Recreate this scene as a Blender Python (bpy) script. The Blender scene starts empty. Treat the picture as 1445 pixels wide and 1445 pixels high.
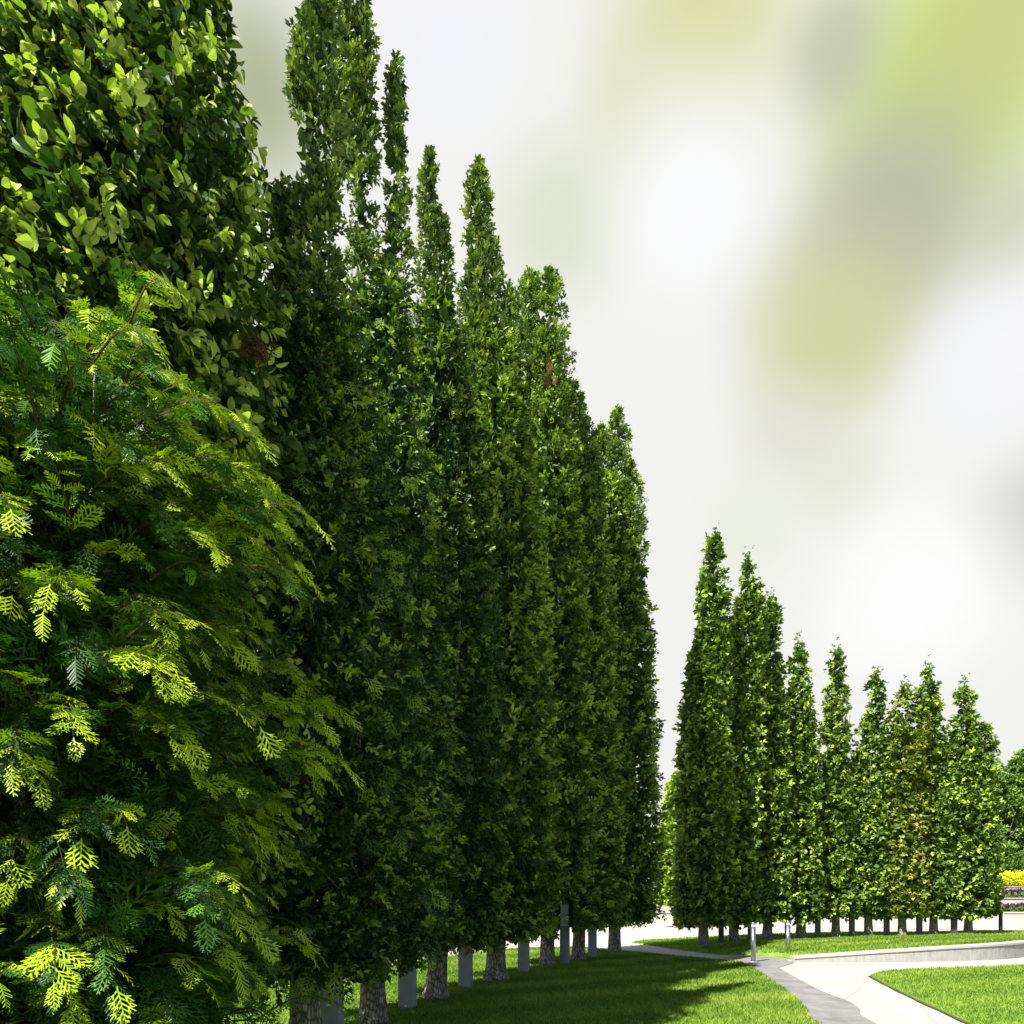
import bpy, math, random
import numpy as np

random.seed(7)
RNG = np.random.default_rng(11)
PI = math.pi
S = bpy.context.scene
COL = S.collection

# ------------------------------------------------------------------ camera
CAM_H, F, CX, HY = 1.6, 1000.0, 722.5, 1262.0
cam_data = bpy.data.cameras.new('camera')
cam = bpy.data.objects.new('camera', cam_data)
COL.objects.link(cam)
cam.location = (0, 0, CAM_H)
cam.rotation_euler = (PI / 2, 0, 0)
cam_data.sensor_width = 36.0
cam_data.lens = F / 1445.0 * 36.0
cam_data.shift_y = (HY - 722.5) / 1445.0
cam_data.clip_start = 0.05
cam_data.clip_end = 3000
S.camera = cam

S.view_settings.view_transform = 'Standard'
S.view_settings.look = 'None'
S.view_settings.gamma = 1.0
S.view_settings.exposure = 1.4
EXPO = 2 ** 1.4
S.render.engine = 'CYCLES'
cy = S.cycles
cy.max_bounces = 5
cy.diffuse_bounces = 1
cy.glossy_bounces = 2
cy.transmission_bounces = 4
cy.caustics_reflective = False
cy.caustics_refractive = False

# ------------------------------------------------------------------ light
SUN_EL = math.radians(50)
SUN_AZ = math.radians(224)          # clockwise from +Y
sx, sy, sz = (math.sin(SUN_AZ) * math.cos(SUN_EL), math.cos(SUN_AZ) * math.cos(SUN_EL), math.sin(SUN_EL))
sun_d = bpy.data.lights.new('sun', 'SUN')
sun_d.energy = 5.0
sun_d.angle = math.radians(0.53)
sun_d.color = (1.0, 0.95, 0.86)
sun = bpy.data.objects.new('sun', sun_d)
COL.objects.link(sun)
from mathutils import Vector
sun.rotation_euler = Vector((sx, sy, sz)).to_track_quat('Z', 'Y').to_euler()
sun.location = (-20, -10, 30)


def srgb(r, g, b):
    f = lambda c: (c / 255) / 12.92 if c <= 10 else (((c / 255) + 0.055) / 1.055) ** 2.4
    return (f(r), f(g), f(b))


def world():
    w = bpy.data.worlds.new('World')
    S.world = w
    w.use_nodes = True
    nt = w.node_tree
    N, L = nt.nodes, nt.links
    N.clear()
    out = N.new('ShaderNodeOutputWorld')
    sky = N.new('ShaderNodeTexSky')
    sky.sky_type = 'NISHITA'
    sky.sun_disc = False
    sky.sun_elevation = SUN_EL
    sky.sun_rotation = SUN_AZ
    sky.air_density = 1.0
    b1 = N.new('ShaderNodeBackground')
    b1.inputs['Strength'].default_value = 0.05
    L.new(sky.outputs[0], b1.inputs['Color'])
    tc = N.new('ShaderNodeTexCoord')
    nrm = N.new('ShaderNodeVectorMath'); nrm.operation = 'NORMALIZE'
    L.new(tc.outputs['Generated'], nrm.inputs[0])
    # blurred bright backdrop sky, kept to the view side so shade stays deep
    warp = N.new('ShaderNodeTexNoise')
    warp.inputs['Scale'].default_value = 2.2
    warp.inputs['Detail'].default_value = 1.0
    L.new(nrm.outputs[0], warp.inputs['Vector'])
    off = N.new('ShaderNodeVectorMath'); off.operation = 'MULTIPLY_ADD'
    L.new(warp.outputs['Color'], off.inputs[0])
    off.inputs[1].default_value = (0.07, 0.07, 0.07)
    off.inputs[2].default_value = (-0.035, -0.035, -0.035)
    add = N.new('ShaderNodeVectorMath'); add.operation = 'ADD'
    L.new(nrm.outputs[0], add.inputs[0]); L.new(off.outputs[0], add.inputs[1])

    def direction(px, py):
        v = Vector(((px - CX) / F, 1.0, (HY - py) / F))
        return v.normalized()

    blobs = [  # heading of each blurred backdrop patch, its radius, colour, weight
        ((370, 110), 200, srgb(176, 184, 148), 0.95),
        ((800, 300), 180, srgb(220, 226, 200), 0.8),
        ((1350, 130), 410, srgb(206, 222, 128), 1.0),
        ((1450, 20), 240, srgb(204, 210, 142), 0.8),
        ((1000, 40), 310, srgb(219, 221, 166), 1.0),
        ((1195, 75), 150, srgb(188, 190, 172), 0.7),
        ((900, 130), 150, srgb(226, 229, 200), 0.7),
        ((1110, 390), 170, srgb(222, 225, 196), 0.75),
        ((1260, 320), 260, srgb(188, 190, 172), 0.95),
        ((1430, 330), 140, srgb(205, 208, 184), 0.7),
        ((1170, 490), 215, srgb(209, 212, 160), 0.95),
        ((1120, 620), 130, srgb(226, 226, 216), 0.7),
        ((1060, 740), 120, srgb(234, 238, 222), 0.7),
        ((1460, 740), 170, srgb(196, 197, 194), 0.85),
        ((1190, 680), 110, srgb(224, 228, 204), 0.6),
        ((640, 40), 230, srgb(244, 244, 250), 0.95),
        ((985, 275), 250, srgb(250, 250, 252), 1.0),
        ((1410, 510), 210, srgb(246, 246, 251), 1.0),
        ((1300, 840), 250, srgb(254, 254, 254), 1.0),
    ]
    prev = N.new('ShaderNodeRGB')
    prev.outputs[0].default_value = (*srgb(242, 242, 238), 1)
    prev = prev.outputs[0]
    for (p, r, c, wgt) in blobs:
        r = r / F * direction(*p).y ** 1.5
        d = N.new('ShaderNodeVectorMath'); d.operation = 'DISTANCE'
        L.new(add.outputs[0], d.inputs[0]); d.inputs[1].default_value = direction(*p)
        mr = N.new('ShaderNodeMapRange'); mr.interpolation_type = 'SMOOTHERSTEP'
        mr.inputs['From Min'].default_value = 0.0
        mr.inputs['From Max'].default_value = r
        mr.inputs['To Min'].default_value = wgt
        mr.inputs['To Max'].default_value = 0.0
        L.new(d.outputs['Value'], mr.inputs['Value'])
        mx = N.new('ShaderNodeMix'); mx.data_type = 'RGBA'
        L.new(mr.outputs[0], mx.inputs[0])
        L.new(prev, mx.inputs[6]); mx.inputs[7].default_value = (*c, 1)
        prev = mx.outputs[2]
    b2 = N.new('ShaderNodeBackground')
    b2.inputs['Strength'].default_value = 1.0 / EXPO
    L.new(prev, b2.inputs['Color'])
    dm = N.new('ShaderNodeVectorMath'); dm.operation = 'DOT_PRODUCT'
    L.new(nrm.outputs[0], dm.inputs[0]); dm.inputs[1].default_value = Vector((0.08, 0.9, 0.44)).normalized()
    mk = N.new('ShaderNodeMapRange'); mk.interpolation_type = 'SMOOTHSTEP'
    mk.inputs['From Min'].default_value = 0.50
    mk.inputs['From Max'].default_value = 0.74
    L.new(dm.outputs['Value'], mk.inputs['Value'])
    ms = N.new('ShaderNodeMixShader')
    L.new(mk.outputs[0], ms.inputs[0]); L.new(b1.outputs[0], ms.inputs[1]); L.new(b2.outputs[0], ms.inputs[2])
    L.new(ms.outputs[0], out.inputs['Surface'])


world()

# ------------------------------------------------------------------ materials
def new_mat(name):
    m = bpy.data.materials.new(name)
    m.use_nodes = True
    nt = m.node_tree
    b = nt.nodes['Principled BSDF']
    return m, nt.nodes, nt.links, b


def ramp(N, stops):
    r = N.new('ShaderNodeValToRGB')
    e = r.color_ramp.elements
    while len(e) < len(stops):
        e.new(0.5)
    for i, (p, c) in enumerate(stops):
        e[i].position = p
        e[i].color = (*c, 1)
    return r


def foliage_mat(name, stops, rough=0.5, spec=0.3, transl=0.16):
    """leaf colour picked by each leaf's own tint value"""
    m, N, L, b = new_mat(name)
    at = N.new('ShaderNodeAttribute'); at.attribute_name = 'tint'
    r = ramp(N, stops)
    L.new(at.outputs['Fac'], r.inputs[0])
    L.new(r.outputs[0], b.inputs['Base Color'])
    b.inputs['Roughness'].default_value = rough
    b.inputs['Specular IOR Level'].default_value = spec
    tr = N.new('ShaderNodeBsdfTranslucent')
    hs = N.new('ShaderNodeMix'); hs.data_type = 'RGBA'; hs.blend_type = 'MULTIPLY'
    hs.inputs[0].default_value = 1.0
    L.new(r.outputs[0], hs.inputs[6]); hs.inputs[7].default_value = (1.2, 1.5, 0.4, 1)
    L.new(hs.outputs[2], tr.inputs['Color'])
    mx = N.new('ShaderNodeMixShader'); mx.inputs[0].default_value = transl
    out = N['Material Output']
    L.new(b.outputs[0], mx.inputs[1]); L.new(tr.outputs[0], mx.inputs[2])
    L.new(mx.outputs[0], out.inputs['Surface'])
    return m


M = {}
M['cypress'] = foliage_mat('cypress_foliage', [(0.0, (0.007, 0.032, 0.007)), (0.4, (0.04, 0.12, 0.014)), (0.65, (0.12, 0.27, 0.015)), (1.0, (0.34, 0.46, 0.015))], 0.5, 0.25)
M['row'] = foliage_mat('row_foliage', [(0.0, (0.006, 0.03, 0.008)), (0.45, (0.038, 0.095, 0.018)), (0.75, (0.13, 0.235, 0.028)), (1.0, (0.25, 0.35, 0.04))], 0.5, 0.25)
M['olive'] = foliage_mat('olive_foliage', [(0.0, (0.012, 0.035, 0.010)), (0.5, (0.05, 0.10, 0.018)), (1.0, (0.23, 0.31, 0.04))], 0.5, 0.25)
M['hornbeam'] = foliage_mat('hornbeam_foliage', [(0.0, (0.015, 0.045, 0.008)), (0.5, (0.070, 0.135, 0.018)), (0.85, (0.21, 0.32, 0.038)), (1.0, (0.32, 0.43, 0.06))], 0.5, 0.3)
M['rusty'] = foliage_mat('rusty_hornbeam_foliage', [(0.0, (0.02, 0.05, 0.01)), (0.5, (0.11, 0.17, 0.02)), (0.8, (0.23, 0.30, 0.035)), (1.0, (0.29, 0.27, 0.05))], 0.5, 0.3)
M['broad'] = foliage_mat('broad_leaf', [(0.0, (0.012, 0.04, 0.010)), (0.5, (0.055, 0.11, 0.02)), (0.8, (0.26, 0.38, 0.05)), (1.0, (0.44, 0.54, 0.10))], 0.5, 0.2, 0.2)
M['dark'] = foliage_mat('dark_tree_foliage', [(0.0, (0.025, 0.07, 0.014)), (0.6, (0.09, 0.18, 0.025)), (1.0, (0.20, 0.31, 0.045))], 0.5, 0.3)
M['lime'] = foliage_mat('lime_foliage', [(0.0, (0.09, 0.19, 0.02)), (1.0, (0.25, 0.38, 0.03))], 0.5, 0.3)
M['brown'] = foliage_mat('withered_foliage', [(0.0, (0.05, 0.028, 0.012)), (1.0, (0.15, 0.085, 0.035))], 0.7, 0.1)
M['yellow'] = foliage_mat('yellow_blossom', [(0.0, (0.26, 0.32, 0.02)), (0.3, (0.58, 0.58, 0.02)), (1.0, (0.74, 0.73, 0.03))], 0.6, 0.2)
M['purple'] = foliage_mat('purple_blossom', [(0.0, (0.02, 0.008, 0.02)), (0.7, (0.07, 0.02, 0.08)), (1.0, (0.16, 0.05, 0.18))], 0.6, 0.2)
M['blade'] = foliage_mat('grass_blade', [(0.0, (0.05, 0.12, 0.013)), (0.5, (0.145, 0.245, 0.024)), (0.8, (0.27, 0.34, 0.055)), (1.0, (0.40, 0.40, 0.11))], 0.55, 0.2, 0.3)


def bark_mat():
    m, N, L, b = new_mat('bark')
    tc = N.new('ShaderNodeTexCoord')
    mp = N.new('ShaderNodeMapping'); mp.inputs['Scale'].default_value = (1, 1, 0.35)
    L.new(tc.outputs['Object'], mp.inputs[0])
    vo = N.new('ShaderNodeTexVoronoi'); vo.inputs['Scale'].default_value = 26
    vo.feature = 'DISTANCE_TO_EDGE'
    no = N.new('ShaderNodeTexNoise'); no.inputs['Scale'].default_value = 14; no.inputs['Detail'].default_value = 6
    L.new(mp.outputs[0], vo.inputs['Vector']); L.new(mp.outputs[0], no.inputs['Vector'])
    r1 = ramp(N, [(0.0, (0.06, 0.05, 0.04)), (0.14, (0.28, 0.245, 0.20)), (0.4, (0.50, 0.455, 0.39))])
    L.new(vo.outputs['Distance'], r1.inputs[0])
    r2 = ramp(N, [(0.3, (0.35, 0.32, 0.3)), (0.62, (1.0, 0.97, 0.93)), (0.72, (1.5, 1.45, 1.35))])
    L.new(no.outputs[0], r2.inputs[0])
    mx = N.new('ShaderNodeMix'); mx.data_type = 'RGBA'; mx.blend_type = 'MULTIPLY'; mx.inputs[0].default_value = 1
    L.new(r1.outputs[0], mx.inputs[6]); L.new(r2.outputs[0], mx.inputs[7])
    L.new(mx.outputs[2], b.inputs['Base Color'])
    b.inputs['Roughness'].default_value = 0.9
    bp = N.new('ShaderNodeBump'); bp.inputs['Strength'].default_value = 0.9; bp.inputs['Distance'].default_value = 0.02
    ad = N.new('ShaderNodeMath'); ad.operation = 'ADD'
    L.new(vo.outputs['Distance'], ad.inputs[0]); L.new(no.outputs[0], ad.inputs[1])
    L.new(ad.outputs[0], bp.inputs['Height']); L.new(bp.outputs[0], b.inputs['Normal'])
    return m


M['bark'] = bark_mat()


def ground_like(name, cols, scale, rough=0.85, bump=0.2, fine=90, stretch=None, speck=0.25):
    m, N, L, b = new_mat(name)
    tc = N.new('ShaderNodeTexCoord')
    mp = N.new('ShaderNodeMapping')
    if stretch:
        mp.inputs['Rotation'].default_value = (0, 0, stretch[0]); mp.inputs['Scale'].default_value = (stretch[1], stretch[2], 1)
    L.new(tc.outputs['Object'], mp.inputs[0])
    n1 = N.new('ShaderNodeTexNoise'); n1.inputs['Scale'].default_value = scale; n1.inputs['Detail'].default_value = 7
    n1.inputs['Roughness'].default_value = 0.62
    L.new(mp.outputs[0], n1.inputs['Vector'])
    n2 = N.new('ShaderNodeTexNoise'); n2.inputs['Scale'].default_value = fine; n2.inputs['Detail'].default_value = 4
    n2.inputs['Roughness'].default_value = 0.7
    L.new(tc.outputs['Object'], n2.inputs['Vector'])
    r = ramp(N, cols)
    L.new(n1.outputs[0], r.inputs[0])
    r2 = ramp(N, [(0.3, (1 - speck,) * 3), (0.7, (1 + speck,) * 3)])
    L.new(n2.outputs[0], r2.inputs[0])
    mx = N.new('ShaderNodeMix'); mx.data_type = 'RGBA'; mx.blend_type = 'MULTIPLY'; mx.inputs[0].default_value = 1
    L.new(r.outputs[0], mx.inputs[6]); L.new(r2.outputs[0], mx.inputs[7])
    L.new(mx.outputs[2], b.inputs['Base Color'])
    b.inputs['Roughness'].default_value = rough
    b.inputs['Specular IOR Level'].default_value = 0.2
    bp = N.new('ShaderNodeBump'); bp.inputs['Strength'].default_value = bump; bp.inputs['Distance'].default_value = 0.01
    L.new(n2.outputs[0], bp.inputs['Height']); L.new(bp.outputs[0], b.inputs['Normal'])
    return m


M['plaza'] = ground_like('pale_concrete', [(0.25, (0.30, 0.287, 0.258)), (0.5, (0.335, 0.323, 0.295)), (0.75, (0.365, 0.352, 0.325))], 0.9, 0.85, 0.15, 60, speck=0.10)
M['asphalt'] = ground_like('grey_paving', [(0.3, (0.125, 0.125, 0.124)), (0.5, (0.175, 0.175, 0.174)), (0.7, (0.22, 0.218, 0.213))], 2.5, 0.8, 0.3, 120, speck=0.22)
M['path'] = ground_like('pale_paving', [(0.25, (0.26, 0.26, 0.255)), (0.5, (0.32, 0.32, 0.31)), (0.75, (0.37, 0.37, 0.36))], 2.0, 0.8, 0.2, 80, speck=0.12)
M['kerb'] = ground_like('coping_concrete', [(0.3, (0.36, 0.345, 0.31)), (0.7, (0.44, 0.42, 0.385))], 3, 0.8, 0.15, 80, speck=0.08)
M['wallc'] = ground_like('wall_concrete', [(0.25, (0.24, 0.235, 0.22)), (0.5, (0.32, 0.315, 0.295)), (0.75, (0.38, 0.375, 0.35))], 5, 0.85, 0.2, 70, (0, 3.0, 0.6), speck=0.12)
M['terrace'] = ground_like('terrace_concrete', [(0.25, (0.36, 0.345, 0.31)), (0.75, (0.45, 0.435, 0.40))], 1.5, 0.85, 0.1, 40, speck=0.06)
M['soil'] = ground_like('soil', [(0.3, (0.03, 0.022, 0.015)), (0.7, (0.07, 0.05, 0.035))], 6, 0.95, 0.3, 40)
M['lawn'] = ground_like('lawn_turf', [(0.22, (0.07, 0.15, 0.015)), (0.42, (0.11, 0.20, 0.02)), (0.6, (0.155, 0.25, 0.028)), (0.8, (0.24, 0.30, 0.05))], 2.2, 0.9, 0.6, 130, (math.radians(24), 0.35, 2.2), speck=0.35)
M['stonepost'] = ground_like('post_concrete', [(0.25, (0.20, 0.22, 0.24)), (0.5, (0.26, 0.28, 0.30)), (0.75, (0.31, 0.33, 0.35))], 7, 0.8, 0.2, 110, speck=0.15)


def simple(name, col, rough=0.5, metal=0.0, spec=0.5):
    m, N, L, b = new_mat(name)
    no = N.new('ShaderNodeTexNoise'); no.inputs['Scale'].default_value = 18; no.inputs['Detail'].default_value = 5
    tc = N.new('ShaderNodeTexCoord'); L.new(tc.outputs['Object'], no.inputs['Vector'])
    r = ramp(N, [(0.3, tuple(c * 0.86 for c in col)), (0.7, tuple(min(1, c * 1.1) for c in col))])
    L.new(no.outputs[0], r.inputs[0]); L.new(r.outputs[0], b.inputs['Base Color'])
    b.inputs['Roughness'].default_value = rough
    b.inputs['Metallic'].default_value = metal
    b.inputs['Specular IOR Level'].default_value = spec
    return m


M['twig'] = simple('twig_bark', (0.07, 0.045, 0.025), 0.85, 0.0, 0.1)
M['farpost'] = simple('dark_grey_post', (0.05, 0.055, 0.062), 0.6)
M['steel'] = simple('brushed_steel', (0.40, 0.42, 0.45), 0.30, 0.95)
M['frost'] = simple('frosted_glass', (0.78, 0.82, 0.84), 0.3)
M['capmetal'] = simple('painted_metal', (0.30, 0.32, 0.34), 0.45, 0.3)
M['darkpost'] = simple('dark_painted_steel', (0.03, 0.03, 0.035), 0.5, 0.3)
M['joint'] = simple('joint_filler', (0.25, 0.245, 0.235), 0.9)

# ------------------------------------------------------------------ object helpers
def link(name, mesh, mat, parent=None):
    if mat is not None and len(mesh.materials) == 0:
        mesh.materials.append(mat)
    o = bpy.data.objects.new(name, mesh)
    COL.objects.link(o)
    if parent is not None:
        o.parent = parent
    return o


def tag(o, label, cat, group=None):
    o['label'] = label
    o['category'] = cat
    if group:
        o['group'] = group
    return o


def thing(name, loc, label, cat, group=None, rz=0.0):
    o = bpy.data.objects.new(name, None)
    COL.objects.link(o)
    o.empty_display_size = 0.2
    o.location = loc
    o.rotation_euler = (0, 0, rz)
    return tag(o, label, cat, group)


def structure(o, kind='structure'):
    o['kind'] = kind
    return o


def np_mesh(name, V, faces, tint=None, smooth=False):
    """V (n,3); faces (m,k) with k = 3 or 4; tint (n,)"""
    me = bpy.data.meshes.new(name)
    n, (m, k) = len(V), faces.shape
    me.vertices.add(n)
    me.vertices.foreach_set('co', np.ascontiguousarray(V, dtype=np.float32).ravel())
    me.loops.add(m * k)
    me.loops.foreach_set('vertex_index', np.ascontiguousarray(faces, dtype=np.int32).ravel())
    me.polygons.add(m)
    me.polygons.foreach_set('loop_start', np.arange(0, m * k, k, dtype=np.int32))
    me.polygons.foreach_set('use_smooth', np.full(m, smooth))
    if tint is not None:
        a = me.attributes.new('tint', 'FLOAT', 'POINT')
        a.data.foreach_set('value', np.ascontiguousarray(tint, dtype=np.float32))
    me.update()
    me.validate()
    return me


class Solid:
    """collects boxes, prisms and lathes into one mesh"""
    def __init__(self):
        self.v, self.f = [], []

    def box(self, x0, x1, y0, y1, z0, z1):
        i = len(self.v)
        self.v += [(x0, y0, z0), (x1, y0, z0), (x1, y1, z0), (x0, y1, z0), (x0, y0, z1), (x1, y0, z1), (x1, y1, z1), (x0, y1, z1)]
        self.f += [tuple(i + q for q in t) for t in ((3, 2, 1, 0), (4, 5, 6, 7), (0, 1, 5, 4), (1, 2, 6, 5), (2, 3, 7, 6), (3, 0, 4, 7))]

    def lathe(self, prof, n=24, c=(0, 0)):
        i = len(self.v)
        for (r, z) in prof:
            for k in range(n):
                a = 2 * PI * k / n
                self.v.append((c[0] + r * math.cos(a), c[1] + r * math.sin(a), z))
        for j in range(len(prof) - 1):
            for k in range(n):
                k2 = (k + 1) % n
                self.f.append((i + j * n + k, i + j * n + k2, i + (j + 1) * n + k2, i + (j + 1) * n + k))
        self.f.append(tuple(i + k for k in range(n - 1, -1, -1)))
        j = len(prof) - 1
        self.f.append(tuple(i + j * n + k for k in range(n)))

    def prism(self, poly, z0, z1):
        i, n = len(self.v), len(poly)
        self.v += [(x, y, z0) for x, y in poly] + [(x, y, z1) for x, y in poly]
        self.f.append(tuple(i + n + k for k in range(n)))
        for k in range(n):
            k2 = (k + 1) % n
            self.f.append((i + k, i + k2, i + n + k2, i + n + k))

    def build(self, name, mat, parent=None, bevel=0.0, smooth=False):
        me = bpy.data.meshes.new(name)
        me.from_pydata(self.v, [], self.f)
        me.update()
        o = link(name, me, mat, parent)
        if bevel:
            b = o.modifiers.new('bevel', 'BEVEL'); b.width = bevel; b.segments = 2; b.limit_method = 'ANGLE'
        if smooth:
            for p in me.polygons:
                p.use_smooth = len(p.vertices) == 4
        return o


def smooth_poly(pts, n=6, closed=False):
    """Catmull-Rom through points"""
    out = []
    P = [np.array(p, float) for p in pts]
    m = len(P)
    rng = range(m) if closed else range(m - 1)
    for i in rng:
        p0 = P[(i - 1) % m] if closed or i > 0 else P[i]
        p1, p2 = P[i], P[(i + 1) % m]
        p3 = P[(i + 2) % m] if closed or i + 2 < m else P[(i + 1) % m]
        for k in range(n):
            t = k / n
            out.append(tuple(0.5 * (2 * p1 + (p2 - p0) * t + (2 * p0 - 5 * p1 + 4 * p2 - p3) * t * t + (3 * p1 - p0 - 3 * p2 + p3) * t ** 3)))
    if not closed:
        out.append(tuple(P[-1]))
    return out


def inside(poly, x, y):
    P = np.array(poly)
    res = np.zeros(len(x), bool)
    j = len(P) - 1
    for i in range(len(P)):
        xi, yi, xj, yj = P[i, 0], P[i, 1], P[j, 0], P[j, 1]
        c = ((yi > y) != (yj > y)) & (x < (xj - xi) * (y - yi) / (yj - yi + 1e-12) + xi)
        res ^= c
        j = i
    return res


# ------------------------------------------------------------------ leaf templates (flat, pointing along +x)
def quads_to(tpl):
    return np.array([q for q in tpl], float)      # (nq,4,3)


def strip(p, a, ln, w0, w1, z=0.0, dz=0.0):
    """a narrow tapered quad from p along angle a"""
    c, s = math.cos(a), math.sin(a)
    nx, ny = -s, c
    q = [(p[0] + nx * w0, p[1] + ny * w0, z), (p[0] - nx * w0, p[1] - ny * w0, z),
         (p[0] + c * ln - nx * w1, p[1] + s * ln - ny * w1, z + dz), (p[0] + c * ln + nx * w1, p[1] + s * ln + ny * w1, z + dz)]
    return q


def spray_template(pairs, lobes, seed, width=0.02, reach=0.42, base=0.10):
    """a flat cypress spray of unit length: stem, side twigs, scale-leaf lobes"""
    r = random.Random(seed)
    Q, T = [], []
    droop = lambda x: -0.22 * x * x
    n = 5
    for k in range(n):
        x0, x1 = k / n, (k + 1) / n
        w0 = width * 0.6 * (1 - 0.5 * x0)
        Q.append([(x0, w0, droop(x0)), (x0, -w0, droop(x0)), (x1, -w0 * 0.85, droop(x1)), (x1, w0 * 0.85, droop(x1))]); T.append(0.1 * x0)
    for k in range(pairs):
        for sgn in (-1, 1):
            x = 0.10 + 0.86 * (k + 0.5 * (sgn > 0)) / pairs
            ln = (reach * math.sin(PI * min(1, 0.18 + 0.9 * x)) + base) * r.uniform(0.8, 1.15)
            a = sgn * r.uniform(0.62, 0.85)
            z = droop(x)
            dz = r.uniform(-0.10, 0.02)
            Q.append(strip((x, 0), a, ln, width * 0.75, width * 0.45, z, dz)); T.append(0.12 * x)
            for j in range(lobes):
                t = (j + 0.7) / (lobes + 0.4)
                px, py = x + math.cos(a) * ln * t, math.sin(a) * ln * t
                for s2 in (-1, 1):
                    a2 = a + s2 * r.uniform(0.5, 0.8)
                    l2 = ln * 0.42 * (1.05 - 0.6 * t) * r.uniform(0.8, 1.2)
                    Q.append(strip((px, py), a2, l2, width * 0.75, width * 0.5, z + dz * t, dz * 0.3)); T.append(0.12 * x + 0.12 * t)
    return np.array(Q), np.array(T)


def leaf_quads(p, d, nrm, ln, wd, bend=0.25):
    """an oval leaf folded along its midrib and curving down to its tip"""
    d = d / np.linalg.norm(d)
    s = np.cross(nrm, d); s /= np.linalg.norm(s)
    n = np.cross(d, s)
    prof = [(0.0, 0.06), (0.18, 0.72), (0.45, 1.0), (0.76, 0.68), (1.0, 0.04)]
    out = []
    for sg in (1, -1):
        row = []
        for (t, w) in prof:
            m = p + d * ln * t - n * ln * bend * t * t
            row.append((m, m + s * sg * wd * w + n * wd * w * 0.32))
        for k in range(4):
            q = [row[k][0], row[k + 1][0], row[k + 1][1], row[k][1]]
            out.append(q if sg < 0 else q[::-1])
    return out


def leaf_cluster(n, ln, wd, spread, seed, full=False):
    r = np.random.default_rng(seed)
    Q, T = [], []
    for k in range(n):
        a = r.uniform(-1, 1) * spread
        e = r.uniform(-1.1, 0.45) if full else r.uniform(-0.9, 0.7)
        d = np.array([math.cos(a) * math.cos(e), math.sin(a) * math.cos(e), math.sin(e)])
        t = (k + 0.5) / n
        p = np.array([t * 0.75, r.normal(0, 0.07), r.normal(0, 0.07)])
        nrm = np.array([r.normal(0, 0.5), r.normal(0, 0.5), 1.0])
        lt = 0.2 * t + r.uniform(-0.12, 0.12)
        L_, W_ = ln * r.uniform(0.75, 1.2), wd * r.uniform(0.8, 1.2)
        if full:
            qs = leaf_quads(p, d, nrm, L_, W_)
            # quads only: pull the tips slightly apart to keep four corners
            for q in qs:
                Q.append(q); T.append(lt)
        else:
            dd = d / np.linalg.norm(d)
            s = np.cross(nrm, dd); s /= np.linalg.norm(s)
            nn = np.cross(dd, s)
            Q.append([p, p + dd * L_ * 0.5 - s * W_ + nn * W_ * 0.3, p + dd * L_, p + dd * L_ * 0.5 + s * W_ + nn * W_ * 0.3]); T.append(0.25 * t + r.uniform(-0.12, 0.12))
    return np.array(Q, float), np.array(T)


TPL = {
    'spray_fine': [spray_template(8, 0, s, 0.028, 0.17, 0.10) for s in range(2)] + [spray_template(6, 1, 5 + s, 0.028, 0.32, 0.10) for s in range(3)] + [spray_template(5, 1, 9, 0.034, 0.40, 0.14)],
    'spray_mid': [spray_template(5, 1, 20 + s, 0.030) for s in range(4)],
    'tuft': [leaf_cluster(9, 0.42, 0.12, 1.2, 40 + s) for s in range(4)],
    'leafy': [leaf_cluster(8, 0.46, 0.15, 1.5, 60 + s) for s in range(4)],
    'broad': [leaf_cluster(6, 0.50, 0.15, 1.2, 80 + s, True) for s in range(4)],
    'petal': [leaf_cluster(6, 0.5, 0.22, 3.0, 90 + s) for s in range(3)],
}


def place(kind, P, D, size, tint, roll=0.5, rng=RNG, up=None, face=0.35):
    """copies of a leaf template at points P heading along D -> quads (n,4,3), tint per vertex"""
    n = len(P)
    D = D / np.linalg.norm(D, axis=1, keepdims=True)
    U = np.tile(np.array([0, 0, 1.0]), (n, 1)) if up is None else up.copy()
    H_ = D * np.array([1, 1, 0])
    U = U * 0.75 + H_ / (np.linalg.norm(H_, axis=1, keepdims=True) + 0.2) * face
    U += rng.normal(0, roll, (n, 3))
    Sd = np.cross(U, D); Sd /= (np.linalg.norm(Sd, axis=1, keepdims=True) + 1e-9)
    Nn = np.cross(D, Sd)
    which = rng.integers(0, len(TPL[kind]), n)
    Vs, Ts = [], []
    for w, (Q, T) in enumerate(TPL[kind]):
        idx = np.where(which == w)[0]
        if len(idx) == 0:
            continue
        q = Q.reshape(-1, 3)
        v = (D[idx, None, :] * q[None, :, 0:1] + Sd[idx, None, :] * q[None, :, 1:2] + Nn[idx, None, :] * q[None, :, 2:3]) * size[idx, None, None] + P[idx, None, :]
        t = tint[idx, None] + np.repeat(T, 4)[None, :]
        Vs.append(v.reshape(-1, 3)); Ts.append(t.reshape(-1))
    return np.concatenate(Vs), np.clip(np.concatenate(Ts), 0, 1)


def foliage_mesh(name, bits):
    V = np.concatenate([b[0] for b in bits]); T = np.concatenate([b[1] for b in bits])
    return np_mesh(name, V, np.arange(len(V)).reshape(-1, 4), T)


def lump(P, k, seed):
    """smooth pseudo-noise in about -1..1"""
    r = np.random.default_rng(seed)
    s = np.zeros(len(P))
    for i in range(6):
        w = r.normal(0, 1, 3) * k * (1 + 0.35 * i); ph = r.uniform(0, 6.28)
        s += np.sin(P @ w + ph) / (1 + 0.3 * i)
    return s / 2.6


def profile(t):
    """radius factor of a column between its foot and its tip"""
    a = np.interp(t, [0, 0.05, 0.15, 0.5, 0.72, 0.88, 0.96, 1.0], [0.72, 0.92, 1.0, 0.94, 0.80, 0.55, 0.34, 0.10])
    return a


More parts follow.
